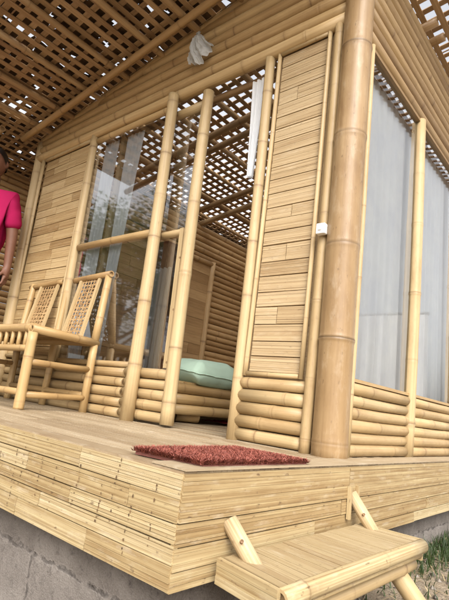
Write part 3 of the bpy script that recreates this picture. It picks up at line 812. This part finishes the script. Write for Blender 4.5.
# ------------------------------------------------------------------ step
st = empty('bamboo_step', 'low split-bamboo step braced against the veranda side', 'step')
SA, SB_, SC, SD = V((.182, -.825, 0)), V((.385, -.868, 0)), V((.402, -.105, 0)), V((.182, -.108, 0))
SZ = -.188
mb = MB(); n_ = 13
for k in range(n_):
    t0, t1 = k / n_, (k + 1) / n_ - .0015
    p0, p1 = SA.lerp(SD, t0), SA.lerp(SD, t1)
    q0, q1 = SA.lerp(SD, t0).lerp(SB_.lerp(SC, t0), .90), SA.lerp(SD, t1).lerp(SB_.lerp(SC, t1), .90)
    tb = R.uniform(.1, .8)
    for j in range(2):
        a0, a1 = p0.lerp(p1, j / 2), p0.lerp(p1, (j + 1) / 2 - .006); c0, c1 = q0.lerp(q1, j / 2), q0.lerp(q1, (j + 1) / 2 - .006)
        h = SZ + R.uniform(-.0012, .0012)
        mb.box(a0 + V((0, 0, h - .012)), c0 - a0, a1 - a0, (0, 0, .012), max(0, min(1, tb + R.uniform(-.12, .12))), along=0)
mb.build('tread', M['tread'], st)
# outer nosing pole halves, stacked, and inner rail
mb = MB(); mb.pole(SB_ + V((-.012, -.012, SZ - .017)), SC + V((-.012, .012, SZ - .017)), .0205, node=.34, tint=.4, seg=16)
mb.pole(SB_ + V((-.016, -.004, SZ - .044)), SC + V((-.016, .006, SZ - .044)), .0085, node=.34, tint=.6, seg=14); mb.build('nosing', M['facing'], st)
mb = MB(); mb.pole(SA + V((.012, .01, SZ - .035)), SD + V((.012, -.01, SZ - .035)), .02, node=.34, tint=.6); mb.build('back_rail', M['pole'], st)
mb = MB(); d = SB_ - SA
board(mb, SA + V((0, -.012, SZ - .052)), d.length - .012, .054, .012, d.normalized(), V((0, -1, 0)), 3, .3)
mb.build('end_board', M['facing'], st)
d = SC - SD; mb = MB(); board(mb, SD + V((0, .012, SZ - .060)), d.length - .012, .062, .012, d.normalized(), V((0, 1, 0)), 3, .3); mb.build('end_board', M['facing'], st)
for y in (-.79, -.125):
    mb = MB(); mb.pole((.160, y - .002, -.095 if y > -.5 else -.118), (.252, y + .006, -.208), .0205, .0195, node=.0, tint=.0, seg=18, bend=.0)
    br = mb.build('brace', M['board'], st)
    mb = MB(); mb.pole((.210, y - .012, -.152), (.219, y - .022, -.146), .0045, node=0, seg=8); mb.build('peg', M['dowel'], br)
    for q in ((0, 1) if y > -.5 else ()):
        mb = MB(); mb.box((.1645, y - .040 + .058 * q, -.172 + .05 * q), (.012, 0, 0), (0, .012, 0), (0, 0, .105 - .05 * q), .3, along=2); mb.build('cleat', M['facing'], br)
for y in (-.135, -.80):
    mb = MB(); mb.pole((.30, y - .03, -.245), (.505, y + .06, -.50), .029, .027, node=.3, tint=.05, seg=18); mb.build('leg', M['pole'], st)
mb = MB(); mb.pole((.335, -.90, -.268), (.352, -.075, -.268), .021, node=.35, tint=.3, seg=16); mb.build('cross_pole', M['pole'], st)

# ------------------------------------------------------------------ small things on the wall
# crumpled white bag hanging from the upper logs
mb = MB()
def bagfn(u, v):
    top = V((-1.085 + .022 * (u - .5), 0, 2.405))
    bot = V((lerp(-1.112, -.905, u), 0, 2.285)) ; bot.z = 2.15 + .02 * math.sin(9 * u) + .105 * max(0, u - .35) ** 1.2 + .03 * max(0, .18 - u) * 5
    k = v ** .85
    p = top.lerp(bot, k)
    bul = math.sin(PI * min(1, k * .96)) * (1 - (2 * u - 1) ** 2) * .045
    fold = .016 * k * math.sin(2 * PI * 3.3 * u + 2.5 * mnoise.noise(V((u * 2, v * 2, 0)))) + .010 * math.sin(2 * PI * 7.7 * u + 1 + v) * k
    cr = (.5 - abs(mnoise.noise(V((u * 4.5, v * 5, 4))))) * .020 + (.5 - abs(mnoise.noise(V((u * 11, v * 10, 8))))) * .009
    return V((p.x + .006 * math.sin(8 * v), -.060 - bul - fold - cr * min(1, 4 * k), p.z))
mb.grid(bagfn, 90, 60)
n0 = MB(); n0.pole((-1.085, -.062, 2.40), (-1.08, -.05, 2.425), .012, .007, node=0, seg=8)
o = mb.build('plastic_bag', M['plasticbag']); n0.build('knot', M['plasticbag'], o); tag(o, 'crumpled white plastic bag hanging on the upper log wall over the door', 'bag')
# small white box on the slender pole
bx = empty('switch_box', 'small white plastic switch box on the slender pole beside the corner post', 'switch box')
bm = bmesh.new(); bmesh.ops.create_cube(bm, size=1); bmesh.ops.scale(bm, vec=(.042, .030, .048), verts=bm.verts)
bmesh.ops.bevel(bm, geom=list(bm.edges), offset=.004, segments=3, affect='EDGES', profile=.5)
bmesh.ops.translate(bm, vec=(-.082, -.056, .94), verts=bm.verts)
me = bpy.data.meshes.new('casing'); bm.to_mesh(me); bm.free(); me.materials.append(M['whiteplastic'])
for p in me.polygons: p.use_smooth = False
o = bpy.data.objects.new('casing', me); C.objects.link(o); o.parent = bx
mb = MB(); mb.box((-.090, -.076, .932), (.016, 0, 0), (0, .006, 0), (0, 0, .018), .5); mb.build('rocker', M['whiteplastic'], bx)

# ------------------------------------------------------------------ person
def skinned(name, verts, edges, radii, m, parent, sub=2, root=0):
    me = bpy.data.meshes.new(name); me.from_pydata([tuple(v) for v in verts], edges, [])
    o = bpy.data.objects.new(name, me); C.objects.link(o)
    sk = o.modifiers.new('s', 'SKIN'); sk.use_smooth_shade = True
    if not me.skin_vertices: me.skin_vertices.new()
    for i, r in enumerate(radii):
        sv = me.skin_vertices[0].data[i]; sv.radius = (r, r) if isinstance(r, (int, float)) else r
        sv.use_root = (i == root); sv.use_loose = False
    ss = o.modifiers.new('d', 'SUBSURF'); ss.levels = sub; ss.render_levels = sub
    dg = bpy.context.evaluated_depsgraph_get(); dg.update()
    nm = bpy.data.meshes.new_from_object(o.evaluated_get(dg))
    o.modifiers.clear(); o.data = nm; nm.name = name; nm.materials.clear(); nm.materials.append(m)
    for p in nm.polygons: p.use_smooth = True
    o.parent = parent; return o

per = empty('person', 'person in a bright pink short-sleeved shirt holding a dark phone', 'person')
H = [  # local frame: x to the person's left, -y forward, z up
 ('pelvis', (0, 0, .93), (.15, .11)), ('waist', (0, 0, 1.08), (.135, .10)), ('chest', (0, .0, 1.30), (.155, .115)), ('neckb', (0, .01, 1.465), (.075, .07)), ('neck', (0, 0, 1.53), .055),
 ('skull', (0, -.012, 1.60), .07),
 ('hipL', (.09, 0, .87), .095), ('kneeL', (.10, -.012, .48), .062), ('ankleL', (.105, .015, .085), .040), ('toeL', (.115, -.13, .035), .036),
 ('hipR', (-.09, 0, .87), .095), ('kneeR', (-.10, -.012, .48), .062), ('ankleR', (-.105, .015, .085), .040), ('toeR', (-.115, -.13, .035), .036),
 ('shL', (.165, .01, 1.415), .062), ('elbL', (.222, .02, 1.135), .042), ('wrL', (.236, .022, .895), .028), ('palmL', (.238, .018, .84), (.036, .02)),
 ('shR', (-.165, .01, 1.415), .062), ('elbR', (-.225, .015, 1.135), .042), ('wrR', (-.235, -.055, .90), .028), ('palmR', (-.235, -.075, .845), (.036, .02)),
]
ix = {h[0]: i for i, h in enumerate(H)}
E_ = [('pelvis', 'waist'), ('waist', 'chest'), ('chest', 'neckb'), ('neckb', 'neck'), ('neck', 'skull'), ('pelvis', 'hipL'), ('hipL', 'kneeL'), ('kneeL', 'ankleL'), ('ankleL', 'toeL'),
      ('pelvis', 'hipR'), ('hipR', 'kneeR'), ('kneeR', 'ankleR'), ('ankleR', 'toeR'), ('chest', 'shL'), ('shL', 'elbL'), ('elbL', 'wrL'), ('wrL', 'palmL'), ('chest', 'shR'), ('shR', 'elbR'), ('elbR', 'wrR'), ('wrR', 'palmR')]
vv = [V(h[1]) for h in H]; ee = [(ix[a], ix[b]) for a, b in E_]; rr = [h[2] for h in H]
for sd_, pn in ((1, 'palmL'), (-1, 'palmR')):     # fingers and thumb grown from the palm
    pb = V(H[ix[pn]][1])
    for k, (dy, ln) in enumerate(((-.027, .070), (-.010, .080), (.009, .075), (.026, .058))):
        a = pb + V((0, dy, -.030)); b = a + V((-sd_ * .004, -.004, -ln * .5)); c = b + V((-sd_ * .026, -.006, -ln * .34)); d = c + V((-sd_ * .020, 0, ln * .10))
        i0 = len(vv); vv += [a, b, c, d]; rr += [.0105, .0092, .0085, .0075]; ee += [(ix[pn], i0), (i0, i0 + 1), (i0 + 1, i0 + 2), (i0 + 2, i0 + 3)]
    a = pb + V((-sd_ * .012, -.034, .012)); b = a + V((-sd_ * .014, -.020, -.030)); c = b + V((-sd_ * .014, -.004, -.026))
    i0 = len(vv); vv += [a, b, c]; rr += [.0125, .011, .009]; ee += [(ix[pn], i0), (i0, i0 + 1), (i0 + 1, i0 + 2)]
body = skinned('body', vv, ee, rr, M['skin'], per)
# head: one shaped surface with brow, nose, mouth, chin and ears, joined into the body mesh
def headmesh():
    mb = MB()
    def fn(u, v):
        a = 2 * PI * u; b = PI * (v - .5)
        d = V((math.cos(b) * math.sin(a), -math.cos(b) * math.cos(a), math.sin(b)))
        p = V((d.x * .076, d.y * .094, d.z * .118))
        if p.z < -.02: p.x *= 1 - .28 * min(1, (-p.z - .02) / .09); 
        if d.y < 0:
            def bump(cx, cz, sx, sz, h): return h * math.exp(-((p.x - cx) / sx) ** 2 - ((p.z - cz) / sz) ** 2)
            p.y -= bump(0, -.022, .012, .020, .026) + bump(0, .0, .009, .022, .010) + bump(0, .028, .045, .010, .006) + bump(0, -.062, .024, .008, .007) + bump(0, -.097, .022, .014, .012)
            p.y += bump(.031, .008, .014, .010, .008) + bump(-.031, .008, .014, .010, .008) + bump(0, -.054, .022, .003, .003)
        for sgn in (1, -1):
            q = V(((p.x - sgn * .076) / .02, (p.y - .008) / .016, (p.z + .0) / .030)); p.x += sgn * .020 * math.exp(-q.length_squared)
        return p + V((0, -.012, 1.665))
    mb.grid(fn, 72, 56)
    return mb
hm = headmesh().build('head_tmp', M['skin'])
bm = bmesh.new(); bm.from_mesh(body.data); bm.from_mesh(hm.data); bm.to_mesh(body.data); bm.free()
for p in body.data.polygons: p.use_smooth = True
bpy.data.objects.remove(hm)
for sgn in (1, -1):
    mb = MB()
    mb.grid(lambda u, v: V((sgn * .031 + .0115 * math.cos(PI * (v - .5)) * math.sin(2 * PI * u), -.0955 + .0115 * -math.cos(PI * (v - .5)) * math.cos(2 * PI * u), 1.673 + .009 * math.sin(PI * (v - .5)))), 16, 12)
    ey = mb.build('eye', M['eye'], per)
    mb = MB(); mb.pole((sgn * .031, -.1, 1.673), (sgn * .031, -.1078, 1.673), .005, .0045, node=0, seg=12); mb.build('iris', M['black'], ey)
mb = MB()
def hairfn(u, v):
    a = 2 * PI * u; front = max(0, math.cos(a))
    lo = lerp(-.28, .62, front ** .8); b = lerp(lo, PI / 2, v)
    d = V((math.cos(b) * math.sin(a), -math.cos(b) * math.cos(a), math.sin(b)))
    k = 1 + .03 * mnoise.noise(d * 9)
    return V((d.x * .083, d.y * .101, d.z * .128)) * k + V((0, -.010, 1.667))
mb.grid(hairfn, 48, 18); mb.build('hair', M['hair'], per)
sv = [(0, 0, .90), (0, 0, 1.08), (0, 0, 1.29), (0, .012, 1.44), (.172, .01, 1.405), (.222, .015, 1.17), (-.172, .01, 1.405), (-.222, .015, 1.17), (0, .008, 1.475)]
sh = skinned('shirt', sv, [(0, 1), (1, 2), (2, 3), (2, 4), (4, 5), (2, 6), (6, 7), (3, 8)], [(.185, .145), (.172, .132), (.182, .14), (.105, .09), .078, .066, .078, .066, (.078, .074)], M['shirt'], per, sub=3, root=1)
# soft wrinkles in the shirt
for v in sh.data.vertices:
    q = v.co * 9; v.co += v.normal * (.014 * mnoise.noise(V((q.x, q.y, q.z * 1.8))) + .007 * mnoise.noise(q * 2.2))
mb = MB(); mb.box((.055, -.1545, 1.318), (.05, .012, 0), (0, -.004, 0), (0, 0, .007), .5); mb.build('badge', M['badge'], sh)
skinned('trousers', [(0, 0, .97), (0, 0, .90), (.092, 0, .84), (.10, -.01, .48), (.105, .012, .10), (-.092, 0, .84), (-.10, -.01, .48), (-.105, .012, .10)],
        [(0, 1), (1, 2), (2, 3), (3, 4), (1, 5), (5, 6), (6, 7)], [(.16, .122), (.165, .125), .108, .078, .062, .108, .078, .062], M['trousers'], per)
for sgn in (1, -1):
    skinned('shoe', [(sgn * .105, .045, .04), (sgn * .107, -.05, .042), (sgn * .115, -.165, .032)], [(0, 1), (1, 2)], [(.04, .04), (.046, .042), (.04, .03)], M['leather'], per)
PX, PY, PR = -2.92, -.375, math.radians(44)
per.location = (PX, PY, 0.006); per.rotation_euler = (0, 0, PR); per.scale = (1.08, 1.08, 1.08)
# the phone in the left hand
ph = empty('phone', 'dark phone held upright in the hand of the person in pink', 'phone')
bm = bmesh.new(); bmesh.ops.create_cube(bm, size=1); bmesh.ops.scale(bm, vec=(.012, .07, .14), verts=bm.verts)
bmesh.ops.bevel(bm, geom=list(bm.edges), offset=.005, segments=2, affect='EDGES', profile=.5)
me = bpy.data.meshes.new('case'); bm.to_mesh(me); bm.free(); me.materials.append(M['black'])
o = bpy.data.objects.new('case', me); C.objects.link(o); o.parent = ph
mb = MB(); mb.quad((-.0064, -.031, -.064), (-.0064, .031, -.064), (-.0064, .031, .064), (-.0064, -.031, .064)); mb.build('screen', M['black'], ph)
lp = Matrix.Rotation(PR, 4, 'Z') @ V((.214 * 1.08, .012 * 1.08, .79 * 1.08)); ph.location = lp + V((PX, PY, .006)); ph.rotation_euler = (.15, 0, PR)

# ------------------------------------------------------------------ grass and straw by the foundation
def gtop(x, y): return gz(x, y)
mb = MB()
def blade(x, y, h, wd, lean, tn):
    a = R.uniform(0, 2 * PI); d = V((math.cos(a), math.sin(a), 0)); s_ = V((-d.y, d.x, 0)) * wd
    b = V((x, y, gtop(x, y) - .01)); m0 = b + d * lean * .35 + V((0, 0, h * .6)); t = b + d * lean + V((0, 0, h))
    n = len(mb.v); mb.v += [b - s_, b + s_, m0 + s_ * .8, m0 - s_ * .8, t]
    mb.face((n, n + 1, n + 2, n + 3), [(0, 0)] * 4, [(tn, 0, 0, 1)] * 4, True); mb.face((n + 3, n + 2, n + 4), [(0, 0)] * 3, [(tn, 0, 0, 1)] * 3, True)
for (cx, cy, sx, sy, n_) in ((.25, 1.05, .10, .25, 520), (.42, .75, .16, .2, 160), (.55, 1.5, .3, .5, 900), (.9, .6, .5, .6, 300), (1.2, 2.2, .9, .9, 1200), (.22, .45, .05, .2, 60)):
    for i in range(n_ * 4):
        x = R.gauss(cx, sx); y = R.gauss(cy, sy)
        if x < .125: continue
        blade(x, y, R.uniform(.015, .06) * (1.3 if cx < .3 else 1), R.uniform(.0012, .0036), R.uniform(.01, .05), R.random())
o = mb.build('grass', M['grass']); tag(o, 'low green weeds growing along the concrete foundation', 'grass', kind='stuff')
mb = MB()
for i in range(1500):
    x = R.uniform(.12, 1.4); y = R.uniform(-1.4, 2.0); a = R.uniform(0, PI); L = R.uniform(.02, .12)
    d = V((math.cos(a), math.sin(a), 0)) * L; s_ = V((-math.sin(a), math.cos(a), 0)) * R.uniform(.0008, .002)
    p = V((x, y, gtop(x, y) + R.uniform(.006, .016))); q = p + d; q.z = gtop(q.x, q.y) + R.uniform(.004, .022)
    mb.quad(p - s_, p + s_, q + s_, q - s_, R.random())
o = mb.build('straw', M['straw']); tag(o, 'dry straw scattered on the bare earth beside the step', 'straw', kind='stuff')

mb = MB()
for i in range(1400):
    x = .12 + abs(R.gauss(0, .6)); y = R.uniform(-1.5, 2.4); q = R.choice([.003, .004, .006, .009, .014]) * R.uniform(.7, 1.3); n = len(mb.v)
    c = V((x, y, gtop(x, y) + q * .25)); tn = R.random()
    mb.v += [c + V(d) * q * R.uniform(.6, 1.2) for d in ((1, 0, 0), (0, 1, 0), (-1, 0, 0), (0, -1, 0), (0, 0, .8), (0, 0, -.8))]
    for t3 in ((0, 1, 4), (1, 2, 4), (2, 3, 4), (3, 0, 4), (1, 0, 5), (2, 1, 5), (3, 2, 5), (0, 3, 5)): mb.face(tuple(n + k for k in t3), [(0, 0)] * 3, [(tn, 0, 0, 1)] * 3)
o = mb.build('gravel', M['gravel']); tag(o, 'small stones and grit lying on the bare earth', 'gravel', kind='stuff')

# ------------------------------------------------------------------ surroundings that the panes mirror
def tree(name, x, y, h, rad, n_, label, seed, group='trees around the yard'):
    rr_ = random.Random(seed); z0 = gz(x, y)
    t = empty(name, label, 'tree', group)
    mb = MB(); mb.pole((0, 0, -.1), (rr_.uniform(-.2, .2), rr_.uniform(-.2, .2), h * .62), .16 * h / 6, .06 * h / 6, node=0, seg=10, bend=.15)
    cl = []
    for k in range(9):
        a = rr_.uniform(0, 2 * PI); zz = h * rr_.uniform(.42, .95); q = rad * rr_.uniform(.35, .9) * (1 - .4 * (zz / h - .4))
        e = V((math.cos(a) * q, math.sin(a) * q, zz)); mb.pole((0, 0, h * rr_.uniform(.3, .58)), e, .05 * h / 6, .015, node=0, seg=6, cap=False); cl.append((e, rad * rr_.uniform(.32, .5)))
    cl.append((V((0, 0, h * .9)), rad * .5))
    mb.build('trunk', M['bark'], t)
    mb = MB()
    for i in range(n_):
        c, q = rr_.choice(cl); d = V((rr_.gauss(0, 1), rr_.gauss(0, 1), rr_.gauss(0, .8))); d = d.normalized() * q * rr_.random() ** .45
        p = c + d; a = V((rr_.uniform(-1, 1), rr_.uniform(-1, 1), rr_.uniform(-.7, .7))).normalized(); b = a.orthogonal().normalized()
        L = rr_.uniform(.035, .085); wd = L * .42
        tn = max(0, min(1, .5 + .5 * d.z / q + rr_.uniform(-.3, .3)))
        mb.quad(p - a * L, p - b * wd, p + a * L, p + b * wd, tn)
    mb.build('crown', M['leaf'], t)
    t.location = (x, y, z0); return t
for k, (x, y, h, rad, n_) in enumerate(((-9.5, -6.0, 5.6, 2.2, 11000), (-7.4, -8.6, 6.4, 2.4, 11000), (-13.5, -4.6, 6.5, 2.6, 11000), (-12.2, -9.6, 8.0, 3.0, 11000), (-16.5, -7.2, 8.0, 3.2, 3600), (16.0, 24.0, 5.0, 2.4, 2500))):
    tree('leafy_tree', x, y, h, rad, n_, 'leafy green tree standing in the yard, seen only mirrored in the panes', 40 + k)
fe = empty('sheet_fence', 'white corrugated metal fence mirrored low in the side windows', 'fence')
mb = MB(); 
def ffn(u, v): x = lerp(1.3, 7.5, u); return V((x, 5.2 + .008 * math.sin(x * 2 * PI / .2), lerp(-.45, 1.75, v)))
mb.grid(ffn, 620, 1); mb.build('corrugated_sheet', M['fence'], fe)
mb = MB(); mb.pole((1.3, 5.24, 1.77), (7.5, 5.24, 1.77), .03, node=0, seg=8); mb.build('top_rail', M['fence'], fe)
for k in range(5):
    mb = MB(); mb.pole((1.4 + 1.5 * k, 5.27, -.5), (1.4 + 1.5 * k, 5.27, 1.8), .035, node=0, seg=8); mb.build('fence_post', M['fence'], fe)
